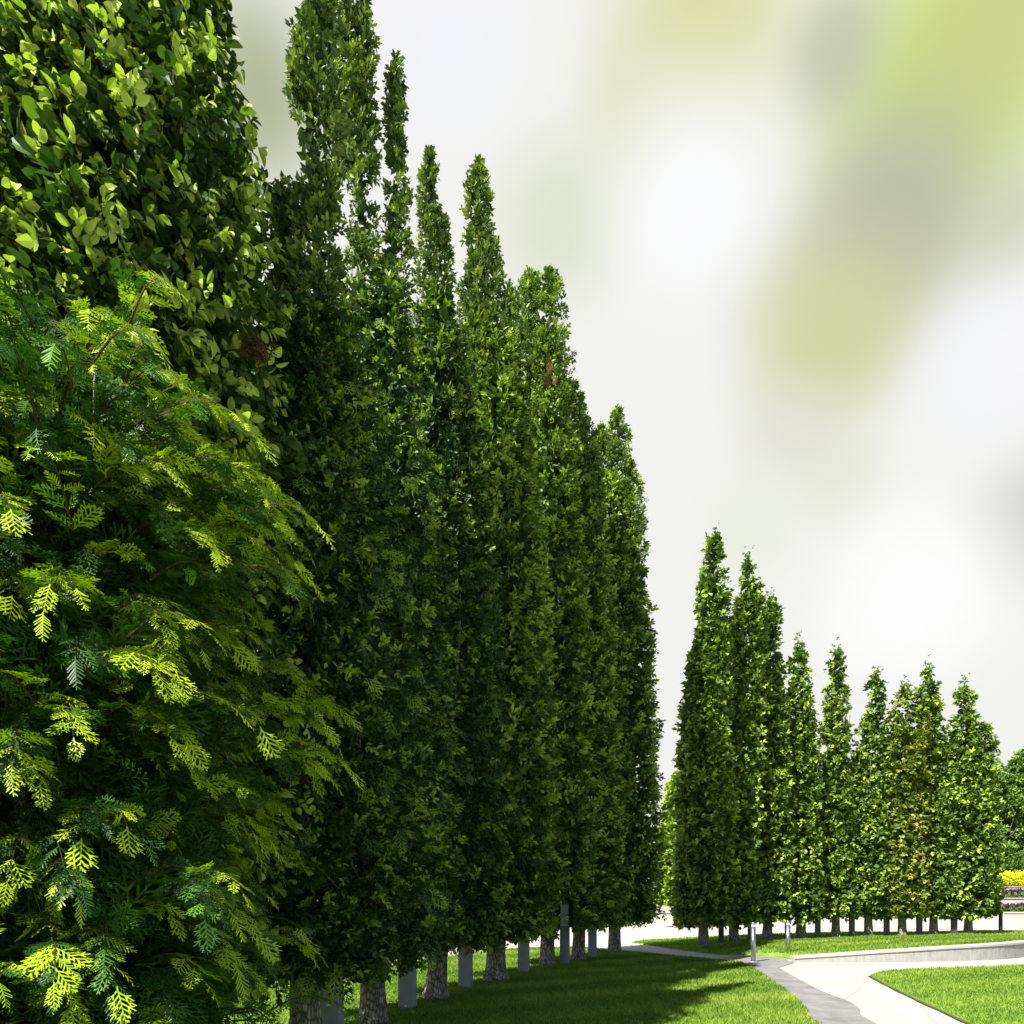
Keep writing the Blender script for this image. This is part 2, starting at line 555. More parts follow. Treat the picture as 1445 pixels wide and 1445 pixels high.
def profile_spire(t):
    return np.interp(t, [0, 0.2, 0.5, 0.75, 0.9, 1.0], [1.1, 1.0, 1.05, 0.82, 0.48, 0.10])


def columns_points(stems, dens, seed, depth=(0.72, 1.06)):
    """sample points near the skin of a bundle of columns; returns P, outward dir, relative height"""
    rng = np.random.default_rng(seed)
    PS, OS, HS = [], [], []
    for i, s in enumerate(stems):
        cx, cyy, r, z0, z1 = s[:5]
        prof = profile_spire if (len(s) > 5 and s[5]) else profile
        n = int(2 * PI * r * (z1 - z0) * dens)
        t = rng.uniform(0, 1, n)
        th = rng.uniform(0, 2 * PI, n)
        u = rng.uniform(depth[0], depth[1], n)
        z = z0 + t * (z1 - z0)
        wob = 1 + 0.16 * lump(np.stack([np.cos(th) * 1.2, np.sin(th) * 1.2, z * 1.1 / max(0.6, r)], 1), 1.4, seed + 31 * i)
        R = r * prof(t) * wob * u
        o = np.stack([np.cos(th), np.sin(th), np.zeros(n)], 1)
        cf = 1.0 if (len(s) > 5 and s[5]) else (1 - 0.62 * t ** 1.6)
        P = np.stack([cx * cf + R * np.cos(th), cyy * cf + R * np.sin(th), z], 1)
        # foot of the column: leaves underneath as well
        m = int(PI * r * r * dens * (0.9 if z0 < 2 else 0))
        if m:
            rr = r * 0.95 * np.sqrt(rng.uniform(0, 1, m)); tt = rng.uniform(0, 2 * PI, m)
            Pb = np.stack([cx + rr * np.cos(tt), cyy + rr * np.sin(tt), z0 + rng.uniform(-0.06, 0.25, m)], 1)
            ob = np.stack([np.cos(tt), np.sin(tt), np.full(m, -0.9)], 1)
            P = np.concatenate([P, Pb]); o = np.concatenate([o, ob]); t = np.concatenate([t, np.zeros(m)])
        keep = np.ones(len(P), bool)
        for j, q in enumerate(stems):
            if j == i:
                continue
            tq = (P[:, 2] - q[3]) / (q[4] - q[3])
            pr = (profile_spire if (len(q) > 5 and q[5]) else profile)(np.clip(tq, 0, 1))
            cq = 1.0 if (len(q) > 5 and q[5]) else (1 - 0.62 * np.clip(tq, 0, 1) ** 1.6)
            dd = np.hypot(P[:, 0] - q[0] * cq, P[:, 1] - q[1] * cq)
            keep &= ~((tq > 0.02) & (tq < 0.97) & (dd < 0.66 * q[2] * pr))
        PS.append(P[keep]); OS.append(o[keep]); HS.append(t[keep])
    return np.concatenate(PS), np.concatenate(OS), np.concatenate(HS)


def bundle(r, z0, top, seed, n=6, rag=0.12, core=True):
    """several upright sub-columns that together make a columnar crown"""
    rr = random.Random(seed)
    st = [(0, 0, r * 0.78, z0, z0 + (top - z0) * 0.93)] if core else []
    a0 = rr.uniform(0, 6.28)
    for k in range(n):
        a = a0 + 2 * PI * k / n + rr.uniform(-0.25, 0.25)
        d = r * rr.uniform(0.52, 0.66)
        t = top * (1 - rr.uniform(0.0, rag * 1.6))
        st.append((d * math.cos(a), d * math.sin(a), r * rr.uniform(0.38, 0.50), z0 + rr.uniform(-0.08, 0.12), t))
    return st


def crown_bits(stems, kind, dens, size, seed, tintbase=0.35, lift=(0.2, 0.5), coreq=1.0, tip_tint=0.15, clump=9.0, fresh_lit=0.3, core_kind='leafy'):
    rng = np.random.default_rng(seed)
    P, O, H = columns_points(stems, dens, seed)
    # hollows between boughs
    h = 0.5 * lump(P * np.array([1, 1, 0.55]), 3.0, seed + 5) + 0.9 * lump(P * np.array([1, 1, 0.7]), clump, seed + 6)
    keep = rng.uniform(0, 1, len(P)) < np.clip(0.58 + 1.1 * h, 0.03, 1)
    P, O, H, h = P[keep], O[keep], H[keep], h[keep]
    P = P + O * (0.35 * size[1] * np.clip(h, -1.2, 1.2))[:, None]
    n = len(P)
    D = O + np.stack([np.zeros(n), np.zeros(n), rng.normal(lift[0], lift[1], n)], 1) + rng.normal(0, 0.35, (n, 3))
    sz = rng.uniform(size[0], size[1], n)
    tint = np.where(rng.uniform(0, 1, n) < fresh_lit, rng.uniform(0.62, 1.0, n), tintbase - 0.12 + rng.normal(0, 0.13, n))  # bright new growth, its share raised to paint sunlit specks over dark gaps
    bits = [place(kind, P - D / np.linalg.norm(D, axis=1, keepdims=True) * sz[:, None] * 0.45, D, sz, tint, 0.55, rng)]
    # inner boughs: coarser leaves well inside the skin
    if coreq:
        P2, O2, H2 = columns_points([(s[0], s[1], s[2] * 0.64, s[3] + 0.1, s[3] + (s[4] - s[3]) * 0.965) + tuple(s[5:]) for s in stems], dens * 0.5 * coreq, seed + 900, (0.35, 1.0))
        m = len(P2)
        D2 = O2 + rng.normal(0, 0.5, (m, 3))
        bits.append(place(core_kind, P2 - D2 * 0.1, D2, rng.uniform(size[1] * 0.9, size[1] * 1.3, m), np.clip(tintbase - 0.12 + rng.normal(0, 0.12, m), 0, 1), 0.9, rng))
    return bits


def trunk_mesh(name, r, h, lean=(0, 0), seed=0, limbs=8, z_limb=1.0, spread=0.7, flare=1.35, sub=10):
    """a tapered trunk with a flared foot and rising limbs"""
    rr = random.Random(seed)
    V, Fc = [], []

    def tube(path, rads, n, jit=0.0):
        i0 = len(V)
        for k, (p, rad) in enumerate(zip(path, rads)):
            q = np.array(path[min(k + 1, len(path) - 1)]) - np.array(path[max(k - 1, 0)])
            q = q / (np.linalg.norm(q) + 1e-9)
            a = np.cross(q, (0.3, 0.9, 0.1)); a /= np.linalg.norm(a)
            b = np.cross(q, a)
            for j in range(n):
                t = 2 * PI * j / n
                rj = rad * (1 + jit * math.sin(3 * t + seed + k * 0.2) + jit * 0.7 * math.sin(5 * t + 2 * seed) + rr.uniform(-jit, jit) * 0.35)
                V.append(tuple(np.array(p) + a * rj * math.cos(t) + b * rj * math.sin(t)))
        for k in range(len(path) - 1):
            for j in range(n):
                j2 = (j + 1) % n
                Fc.append((i0 + k * n + j, i0 + k * n + j2, i0 + (k + 1) * n + j2, i0 + (k + 1) * n + j))

    zs = [-0.05, 0.05, 0.14, 0.28, 0.45, 0.65, 0.85, 1.05, 1.4] + list(np.linspace(1.9, h, sub))
    path, rads = [], []
    for z in zs:
        t = max(0, z) / h
        path.append((lean[0] * (1 - math.exp(-z * 1.1)) + 0.02 * math.sin(z * 2 + seed), lean[1] * (1 - math.exp(-z)) + 0.02 * math.cos(z * 1.7 + seed), z))
        rads.append(r * ((1 - 0.9 * t) + (flare - 1) * math.exp(-max(0, z) * 6)))
    tube(path, rads, 14, 0.06)
    for k in range(limbs):
        z = z_limb + (h * 0.7 - z_limb) * (k + rr.random()) / limbs
        a = rr.uniform(0, 2 * PI)
        ln = rr.uniform(1.2, 2.2)
        base = (lean[0], lean[1], z)
        pth = []
        for j in range(5):
            t = j / 4
            o = spread * (1 - (1 - t) ** 2)
            pth.append((base[0] + math.cos(a) * o, base[1] + math.sin(a) * o, z + ln * t * t * 0.8 + 0.2 * t))
        r0 = r * 0.36 * (1 - 0.7 * z / h)
        tube(pth, [r0 * (1 - 0.8 * j / 4) for j in range(5)], 6)
    me = bpy.data.meshes.new(name)
    me.from_pydata(V, [], Fc)
    for p in me.polygons:
        p.use_smooth = True
    me.update()
    return me


# ------------------------------------------------------------------ ground
def G(px, py, e=0.0):
    """the ground point seen at a place in the photograph"""
    d = (CAM_H - e) * F / (py - HY)
    return ((px - CX) / F * d, d)


g = Solid()
g.v += [(-900, -900, 0), (900, -900, 0), (900, 900, 0), (-900, 900, 0)]; g.f.append((0, 1, 2, 3))
structure(g.build('ground', M['plaza']))

left_lawn = smooth_poly([(-7.5, 1.0), (-6.0, 8.0), (-3.6, 13.6), (-1.2, 18.4), (0.2, 20.4), (1.9, 21.0)], 5) + \
    smooth_poly([(2.3, 20.6), (3.05, 19.6), (3.9, 18.3), (4.75, 17.15), (5.05, 16.85)], 4) + \
    smooth_poly([(5.25, 16.5), (5.22, 15.6), (4.86, 13.6), (4.42, 11.3), (4.08, 9.9), (3.74, 8.74), (3.3, 6.0), (2.95, 3.0), (2.8, 0.5)], 5) + [(2.8, -1.0), (-7.5, -1.0)]
s = Solid(); s.prism(left_lawn, -0.02, 0.035)
structure(s.build('left_lawn', M['lawn']))

right_lawn = smooth_poly([(5.62, 8.74), (6.04, 10.46), (6.5, 12.2), (6.78, 13.2)], 5) + smooth_poly([(6.95, 13.75), (7.4, 14.25), (8.1, 14.75), (11.3, 15.7), (16.0, 17.6), (24, 21)], 5) + [(26, 16), (16, 4), (9, -1), (3.9, -1), (4.4, 3.0)]
s = Solid(); s.prism(right_lawn, -0.02, 0.03)
structure(s.build('right_lawn', M['lawn']))

# grey paved strip between the left lawn and the pale concrete
edge_l = smooth_poly([(5.25, 16.6), (5.26, 15.6), (4.90, 13.6), (4.46, 11.3), (4.12, 9.9), (3.78, 8.74), (3.34, 6.0), (2.99, 3.0), (2.84, 0.5), (2.84, -1)], 5)
edge_r = smooth_poly([(3.75, -1), (3.85, 1.0), (4.05, 4.0), (4.5, 8.74), (4.85, 9.9), (5.03, 10.6), (5.16, 12.0), (5.8, 15.4)], 5)
strip_poly = edge_r + [(6.62, 16.55), (6.62, 16.95), (6.9, 17.9), (6.2, 18.5), (5.5, 18.0), (5.0, 17.2)] + edge_l
s = Solid(); s.prism(strip_poly, -0.02, 0.006)
structure(s.build('grey_path', M['asphalt']))

back_path = smooth_poly([(5.4, 17.98), (5.25, 18.55), (4.6, 20.4), (3.6, 22.3), (2.6, 23.6)], 4) + smooth_poly([(0.6, 22.6), (1.95, 21.15), (2.36, 20.66), (3.1, 19.66), (3.95, 18.36), (4.8, 17.25)], 4)
s = Solid(); s.prism(back_path[::-1], -0.02, 0.010)
structure(s.build('back_path', M['path']))

def offset(poly, d):
    P = np.array(poly)
    a = 0.5 * np.sum(P[:, 0] * np.roll(P[:, 1], -1) - np.roll(P[:, 0], -1) * P[:, 1])
    t = np.roll(P, -1, 0) - np.roll(P, 1, 0)
    t /= np.linalg.norm(t, axis=1, keepdims=True) + 1e-9
    n = np.stack([t[:, 1], -t[:, 0]], 1) * (1 if a > 0 else -1)
    r = np.random.default_rng(3)
    w = d * (1 + 0.5 * np.sin(np.arange(len(P)) * 1.7) * r.uniform(0.3, 1, len(P)))
    return [tuple(q) for q in P + n * w[:, None]]
for nm, pl in (('left_lawn_edge', left_lawn), ('right_lawn_edge', right_lawn)):
    s = Solid(); s.prism(offset(pl, 0.03), -0.02, 0.014)
    structure(s.build(nm, M['soil']))

# joints in the concrete
s = Solid()
def seam(pts, w=0.006):
    pts = smooth_poly(pts, 6)
    for a, b in zip(pts[:-1], pts[1:]):
        d = np.array(b) - np.array(a); n = np.array([-d[1], d[0]]); n = n / np.linalg.norm(n) * w
        i = len(s.v)
        s.v.extend([(a[0] - n[0], a[1] - n[1], 0.004), (a[0] + n[0], a[1] + n[1], 0.004), (b[0] + n[0], b[1] + n[1], 0.004), (b[0] - n[0], b[1] - n[1], 0.004)])
        s.f.append((i, i + 3, i + 2, i + 1))
seam([(5.06, 10.8), (5.7, 11.7), (6.3, 12.7), (6.72, 13.28)])
seam([(5.0, 8.0), (5.35, 9.0), (5.9, 10.25)])
seam([(4.46, 8.5), (4.9, 8.62), (5.58, 8.45)])
seam([(7.3, 14.3), (7.5, 16.6)]); seam([(9.9, 15.4), (9.9, 16.6)])
for yy in (27, 29.5, 32, 34.5):
    seam([(-8, yy), (32, yy)], 0.02)
for xx in range(-6, 33, 3):
    seam([(xx, 26.8), (xx, 37.9)], 0.02)
structure(s.build('paving_joints', M['joint']))

# low retaining wall and the raised lawn behind it
wall_pts = smooth_poly([(6.66, 16.72), (8.0, 16.66), (9.3, 16.72), (10.8, 17.0), (12.1, 17.45), (13.4, 18.3), (15.0, 19.5), (17.5, 21.6)], 6)
def wall_h(x):
    return float(np.interp(x, [6.66, 7.4, 8.7, 10.4, 12.0, 13.4, 17.5], [0.13, 0.18, 0.27, 0.35, 0.39, 0.39, 0.36]))
wp = np.array(wall_pts)
tang = np.gradient(wp, axis=0); tang /= np.linalg.norm(tang, axis=1, keepdims=True)
nor = np.stack([-tang[:, 1], tang[:, 0]], 1)      # away from the camera
wall = thing('retaining_wall', (0, 0, 0), 'low curved grey concrete retaining wall with pale coping holding up the far lawn', 'wall')
def ribbon_box(off0, off1, z0f, z1f):
    b = Solid()
    n = len(wp)
    for i in range(n):
        a = wp[i] + nor[i] * off0; c = wp[i] + nor[i] * off1
        z0, z1 = z0f(wp[i][0]), z1f(wp[i][0])
        b.v += [(a[0], a[1], z0), (a[0], a[1], z1), (c[0], c[1], z1), (c[0], c[1], z0)]
    for i in range(n - 1):
        for k in range(4):
            k2 = (k + 1) % 4
            b.f.append((4 * i + k, 4 * (i + 1) + k, 4 * (i + 1) + k2, 4 * i + k2))
    b.f += [(0, 1, 2, 3), (4 * n - 1, 4 * n - 2, 4 * n - 3, 4 * n - 4)]
    return b
ribbon_box(0.0, 0.22, lambda x: -0.05, lambda x: wall_h(x) - 0.05).build('wall_body', M['wallc'], wall)
ribbon_box(-0.02, 0.30, lambda x: wall_h(x) - 0.05, lambda x: wall_h(x)).build('coping', M['kerb'], wall)
s = Solid()
for k in range(3, len(wp) - 2, 4):
    p, t, n = wp[k], tang[k], nor[k]
    for dx in (0.010,):
        a = p - t * dx - n * 0.003; b = p + t * dx - n * 0.003
        h = wall_h(p[0]) - 0.052
        i = len(s.v)
        s.v += [(a[0], a[1], 0.001), (b[0], b[1], 0.001), (b[0], b[1], h), (a[0], a[1], h)]
        s.f.append((i, i + 1, i + 2, i + 3))
s.build('wall_joint', M['kerb'], wall)

front = [(4.15, 22.55), (4.6, 21.1), (5.15, 19.4), (5.6, 18.6), (6.2, 18.55), (6.8, 18.0)]
front_l = smooth_poly(front, 5) + [tuple(wp[k] + nor[k] * 0.3) for k in range(1, len(wp))]
back_l = smooth_poly([(3.9, 23.2), (4.6, 24.2), (6.2, 25.2), (8.5, 26.2), (11.0, 26.6), (17.5, 26.6), (22, 26.6)], 12)

def elev(x, y):
    """height of the raised lawn"""
    x = np.asarray(x, float); y = np.asarray(y, float)
    wy = np.interp(x, wp[:, 0], wp[:, 1], left=16.7)
    hw = np.interp(x, [6.66, 7.4, 8.7, 10.4, 12.0, 13.4, 17.5], [0.13, 0.18, 0.27, 0.35, 0.39, 0.39, 0.36])
    hw = hw * np.clip((x - 5.6) / 1.1, 0, 1)
    eb = np.interp(x, [5.5, 9, 12, 16], [0.03, 0.10, 0.16, 0.17])
    t = np.clip((y - wy - 0.25) / 6.5, 0, 1)
    return np.maximum(0.03, hw * (1 - t) + eb * t - 0.02 * (1 - t))

fl = np.array(front_l); bl = np.array(back_l)
def resample(P, n):
    d = np.r_[0, np.cumsum(np.linalg.norm(np.diff(P, axis=0), axis=1))]
    q = np.linspace(0, d[-1], n)
    return np.stack([np.interp(q, d, P[:, 0]), np.interp(q, d, P[:, 1])], 1)
nu, nv = 70, 16
A, B = resample(fl, nu), resample(bl, nu)
VV, FF = [], []
for i in range(nu):
    for j in range(nv):
        t = j / (nv - 1)
        p = A[i] * (1 - t) + B[i] * t
        e = float(elev(p[0], p[1]))
        if j == nv - 1 or i == 0:
            e = 0.03
        VV.append((p[0], p[1], e))
for i in range(nu - 1):
    for j in range(nv - 1):
        a = i * nv + j
        FF.append((a, a + nv, a + nv + 1, a + 1))
# skirt down to the ground along the open edges
ring = [i * nv for i in range(nu)] + [(nu - 1) * nv + j for j in range(1, nv)] + [i * nv + nv - 1 for i in range(nu - 2, -1, -1)] + [j for j in range(nv - 2, 0, -1)]
base = len(VV)
for k in ring:
    VV.append((VV[k][0], VV[k][1], -0.03))
for a in range(len(ring)):
    b = (a + 1) % len(ring)
    FF.append((ring[a], base + a, base + b, ring[b]))
me = bpy.data.meshes.new('raised_lawn'); me.from_pydata(VV, [], FF); me.update()
for p in me.polygons: p.use_smooth = True
structure(link('raised_lawn', me, M['lawn']))
raised_poly = [tuple(p) for p in A] + [tuple(p) for p in B[::-1]]

# grass blades on the lawns
def blades(name, poly, n, zfun, ymin, ymax, label_seed, hmul=1.0):
    rng = np.random.default_rng(label_seed)
    P = np.array(poly)
    x0, x1 = P[:, 0].min(), P[:, 0].max()
    y0, y1 = max(P[:, 1].min(), ymin), min(P[:, 1].max(), ymax)
    m = int(n * 2.2)
    x = rng.uniform(x0, x1, m); y = rng.uniform(y0, y1, m)
    k = inside(poly, x, y) & (np.abs(x) < y * 0.78 + 0.6)
    x, y = x[k][:n], y[k][:n]
    n = len(x)
    z = zfun(x, y)
    patch = lump(np.stack([x, y, x * 0], 1), 1.1, 3)
    streak = np.sin((y * 0.9 - x * 0.42) * 4.2 + 1.5 * lump(np.stack([x, y, x * 0], 1), 0.5, 9))
    h = rng.uniform(0.03, 0.06, n) * hmul * (1 + 0.25 * patch)
    w = rng.uniform(0.004, 0.008, n) * (0.6 + y / 12)
    a = rng.uniform(0, 2 * PI, n)
    ln = rng.normal(0, 0.5, (n, 2)) * h[:, None]
    V = np.zeros((n, 3, 3))
    V[:, 0] = np.stack([x - np.cos(a) * w, y - np.sin(a) * w, z - 0.01], 1)
    V[:, 1] = np.stack([x + np.cos(a) * w, y + np.sin(a) * w, z - 0.01], 1)
    V[:, 2] = np.stack([x + ln[:, 0], y + ln[:, 1], z + h], 1)
    fine = lump(np.stack([x, y, x * 0], 1), 4.5, 17)
    t = np.clip(0.45 + 0.20 * patch + 0.14 * streak + 0.12 * fine + rng.normal(0, 0.16, n), 0, 1)
    me = np_mesh(name, V.reshape(-1, 3), np.arange(3 * n).reshape(-1, 3), np.repeat(t, 3))
    return structure(link(name, me, M['blade']), 'stuff')

blades('grass', left_lawn, 150000, lambda x, y: np.full(len(x), 0.035), 7.5, 22, 5)
blades('grass', right_lawn, 90000, lambda x, y: np.full(len(x), 0.03), 7.5, 19, 6)
blades('grass', raised_poly, 60000, elev, 16, 27, 8, 1.2)

# ------------------------------------------------------------------ terraces with flower beds
tx0, tx1 = -14.0, 52.0
for (y0, y1, h, lab) in ((38.0, 41.0, 0.65, 'lowest pale concrete terrace wall below the front purple flower bed'),
                         (41.0, 44.5, 1.40, 'middle pale concrete terrace wall between the two purple flower beds'),
                         (44.5, 58.0, 2.10, 'topmost pale concrete terrace wall below the yellow flowers')):
    w = thing('terrace_wall', (0, y0, 0), lab, 'wall')
    b = Solid(); b.box(tx0, tx1, 0, 0.4, -0.1, h - 0.06); b.build('wall_body', M['terrace'], w)
    b = Solid(); b.box(tx0 - 0.03, tx1 + 0.03, -0.04, 0.44, h - 0.06, h); b.build('coping', M['kerb'], w)
    b = Solid(); b.box(tx0, tx1, y0 + 0.44, y1 - (0.05 if y1 < 50 else 0), -0.1, h - 0.10)
    structure(b.build('terrace_bed', M['soil']))

def bed(name, x0, x1, y0, y1, z, n, size, mat, kind, lift, hgt, seed, tb=0.5):
    rng = np.random.default_rng(seed)
    P = np.stack([rng.uniform(x0, x1, n), rng.uniform(y0, y1, n), z + hgt[0] + (hgt[1] - hgt[0]) * rng.uniform(0, 1, n) ** 0.7], 1)
    P[:, 2] += 0.18 * hgt[1] * lump(P * np.array([1, 1, 0]), 1.8, seed)
    D = rng.normal(0, 0.6, (n, 3)) + np.array([0, -0.2, lift])
    me = foliage_mesh(name, [place(kind, P, D, rng.uniform(size[0], size[1], n), np.clip(tb + rng.normal(0, 0.22, n), 0, 1), 0.8, rng)])
    return structure(link(name, me, mat), 'stuff')

bed('flower_leaves', 21, 34, 38.5, 40.2, 0.55, 3000, (0.12, 0.22), M['dark'], 'leafy', 0.7, (0.0, 0.28), 201)
bed('purple_flowers', 21, 34, 38.5, 40.2, 0.55, 2600, (0.08, 0.15), M['purple'], 'petal', 1.2, (0.25, 0.48), 202)
bed('flower_leaves', 23, 37, 41.5, 43.4, 1.30, 3000, (0.12, 0.22), M['dark'], 'leafy', 0.7, (0.0, 0.28), 203)
bed('purple_flowers', 23, 37, 41.5, 43.4, 1.30, 2600, (0.08, 0.15), M['purple'], 'petal', 1.2, (0.25, 0.48), 204)
bed('yellow_flowers', 25, 42, 45.0, 47.5, 2.0, 14000, (0.09, 0.17), M['yellow'], 'petal', 1.0, (0.0, 0.92), 205)

# ------------------------------------------------------------------ trees
def make_tree(name, loc, label, cat, group, bits, mat, trunk, extra=None):
    t = thing(name, loc, label, cat, group)
    link('trunk', trunk, M['bark'], t)
    link('crown', foliage_mesh('crown', bits), mat, t)
    return t


def recentre(stems, x, y):
    return [(s[0] - x, s[1] - y) + tuple(s[2:]) for s in stems]


# --- nearest cypress: boughs with fine sprays
def near_cypress():
    x0, y0 = -2.43, 3.72
    rng = np.random.default_rng(77)
    rr = random.Random(5)
    R0, z0, z1 = 1.12, 0.72, 4.40
    P, D, SZ, T = [], [], [], []
    tubesV, tubesF = [], []
    nb = 980
    for k in range(nb):
        th = rr.uniform(0, 2 * PI)
        z = z0 + (z1 - z0 - 0.15) * rr.random()
        tt = (z - z0) / (z1 - z0)
        env = R0 * np.interp(tt, [0, 0.08, 0.3, 0.6, 0.8, 0.92, 1.0], [0.92, 0.99, 1.0, 1.02, 1.0, 0.92, 0.68])
        env *= 1 + 0.10 * math.sin(3 * th + 2.6 * z) + 0.10 * math.sin(5 * th - 5.3 * z + 1) + 0.06 * math.sin(9 * th + 8.0 * z)
        ln = rr.uniform(0.42, 0.75)
        o = np.array([math.cos(th), math.sin(th), 0]); tg = np.array([-math.sin(th), math.cos(th), 0])
        rise = rr.uniform(0.15, 0.6)
        side = rr.uniform(-0.5, 0.5)
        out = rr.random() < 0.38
        fresh_lit = rr.random() < (0.92 if out else 0.35)
        bp = []
        end = env * (rr.uniform(1.0, 1.20) if out else rr.uniform(0.74, 0.98))
        m = 9
        for j in range(2, m + 1):
            t = j / m
            rad = end - ln * (1 - t) * 0.85
            zz = z + ln * (rise * (t - 0.6) - 1.1 * max(0, t - 0.4) ** 2)
            p = o * rad + tg * side * ln * t + np.array([0, 0, zz])
            bp.append(p)
            d = o * 0.8 + tg * side + np.array([0, 0, rise - 1.8 * max(0, t - 0.4)])
            for sg in ((-1, 1) if j < m else (0,)):
                if rad < 0.35:
                    continue
                dd = d + tg * sg * rr.uniform(0.5, 1.0) + np.array([0, 0, rr.uniform(-0.35, 0.1)])
                P.append(p); D.append(dd); SZ.append(rr.uniform(0.09, 0.17) * (1.15 - 0.3 * t if sg else 1.1))
                T.append(0.14 + (0.10 * t) + (0.45 + 0.3 * t if fresh_lit and rr.random() < 0.35 + 0.6 * t else 0) + rr.gauss(0, 0.10))  # new tips brightened as painted highlights; inner sprays stay dark for shade
        for j in range(len(bp) - 1):
            w0, w1 = 0.0055 * (1.1 - j / 8), 0.0055 * (1.1 - (j + 1) / 8)
            i0 = len(tubesV)
            for q, w in ((bp[j], w0), (bp[j + 1], w1)):
                tubesV += [q + tg * w, q - tg * w * 0.6 + np.array([0, 0, w]), q - tg * w * 0.6 - np.array([0, 0, w])]
            tubesF += [(i0, i0 + 1, i0 + 4, i0 + 3), (i0 + 1, i0 + 2, i0 + 5, i0 + 4), (i0 + 2, i0, i0 + 3, i0 + 5)]
    P, D, SZ, T = np.array(P), np.array(D), np.array(SZ), np.array(T)
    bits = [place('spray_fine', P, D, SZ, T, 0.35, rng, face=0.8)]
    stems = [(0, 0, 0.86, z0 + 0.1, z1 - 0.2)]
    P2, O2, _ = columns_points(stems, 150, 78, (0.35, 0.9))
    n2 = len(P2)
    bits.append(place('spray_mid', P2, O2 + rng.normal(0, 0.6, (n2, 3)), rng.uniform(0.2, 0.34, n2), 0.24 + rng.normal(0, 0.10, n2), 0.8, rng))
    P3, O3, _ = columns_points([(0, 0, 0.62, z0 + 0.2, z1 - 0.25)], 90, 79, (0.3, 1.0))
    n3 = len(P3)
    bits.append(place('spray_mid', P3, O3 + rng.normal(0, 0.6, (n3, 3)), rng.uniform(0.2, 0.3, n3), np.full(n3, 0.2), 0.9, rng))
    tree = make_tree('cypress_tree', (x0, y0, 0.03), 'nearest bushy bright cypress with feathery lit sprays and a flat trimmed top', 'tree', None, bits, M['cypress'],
                     trunk_mesh('trunk', 0.15, 3.5, seed=3, limbs=14, z_limb=0.9, spread=0.55))
    tw = link('twigs', np_mesh('twigs', np.array(tubesV), np.array(tubesF)), M['twig'], tree)
    tw['kind'] = 'stuff'
    return tree

near_cypress()

# --- broad-leaved tree right behind it
def broad_tree():
    x0, y0 = -3.04, 5.35
    stems = [(0, 0, 1.28, 0.9, 9.7), (0.2, -0.3, 0.86, 1.0, 9.2), (-0.5, -0.5, 0.9, 1.0, 9.9), (0.1, -0.75, 0.75, 1.2, 8.6)]
    rng = np.random.default_rng(91)
    P, O, H = columns_points(stems, 84, 92, (0.70, 1.06))
    keep = P[:, 2] > 1.0
    P, O = P[keep], O[keep]
    h = lump(P, 2.6, 93)
    k = rng.uniform(0, 1, len(P)) < np.clip(0.75 + 0.8 * h, 0.10, 1)
    P, O = P[k], O[k]
    P = P + O * (0.10 * np.clip(h[k], -1.3, 1.3))[:, None]
    n = len(P)
    D = O + rng.normal(0, 0.4, (n, 3)) + np.array([0, 0, 0.05])
    sz = rng.uniform(0.12, 0.215, n)
    tint = np.where(rng.uniform(0, 1, n) < 0.42, rng.uniform(0.68, 1.0, n), 0.18 + rng.normal(0, 0.12, n))  # brighter share of leaves painted in as sunlit, the rest kept dark
    bits = [place('broad', P, D, sz, np.clip(tint, 0, 1), 0.45, rng, face=0.7)]
    P2, O2, _ = columns_points([(s[0], s[1], s[2] * 0.72, s[3], s[4] - 0.4) for s in stems], 60, 94, (0.3, 1.0))
    n2 = len(P2)
    bits.append(place('broad', P2, O2 + rng.normal(0, 0.6, (n2, 3)), rng.uniform(0.24, 0.34, n2), np.clip(0.26 + rng.normal(0, 0.12, n2), 0, 1), 0.8, rng))
    return make_tree('broadleaf_tree', (x0, y0, 0.03), 'tall tree with big glossy oval leaves rising behind the nearest cypress', 'tree', None, bits, M['broad'],
                     trunk_mesh('trunk', 0.17, 9.0, seed=8, limbs=16, spread=0.9))

broad_tree()

NEAR_GROUP = 'columnar trees of the near row'
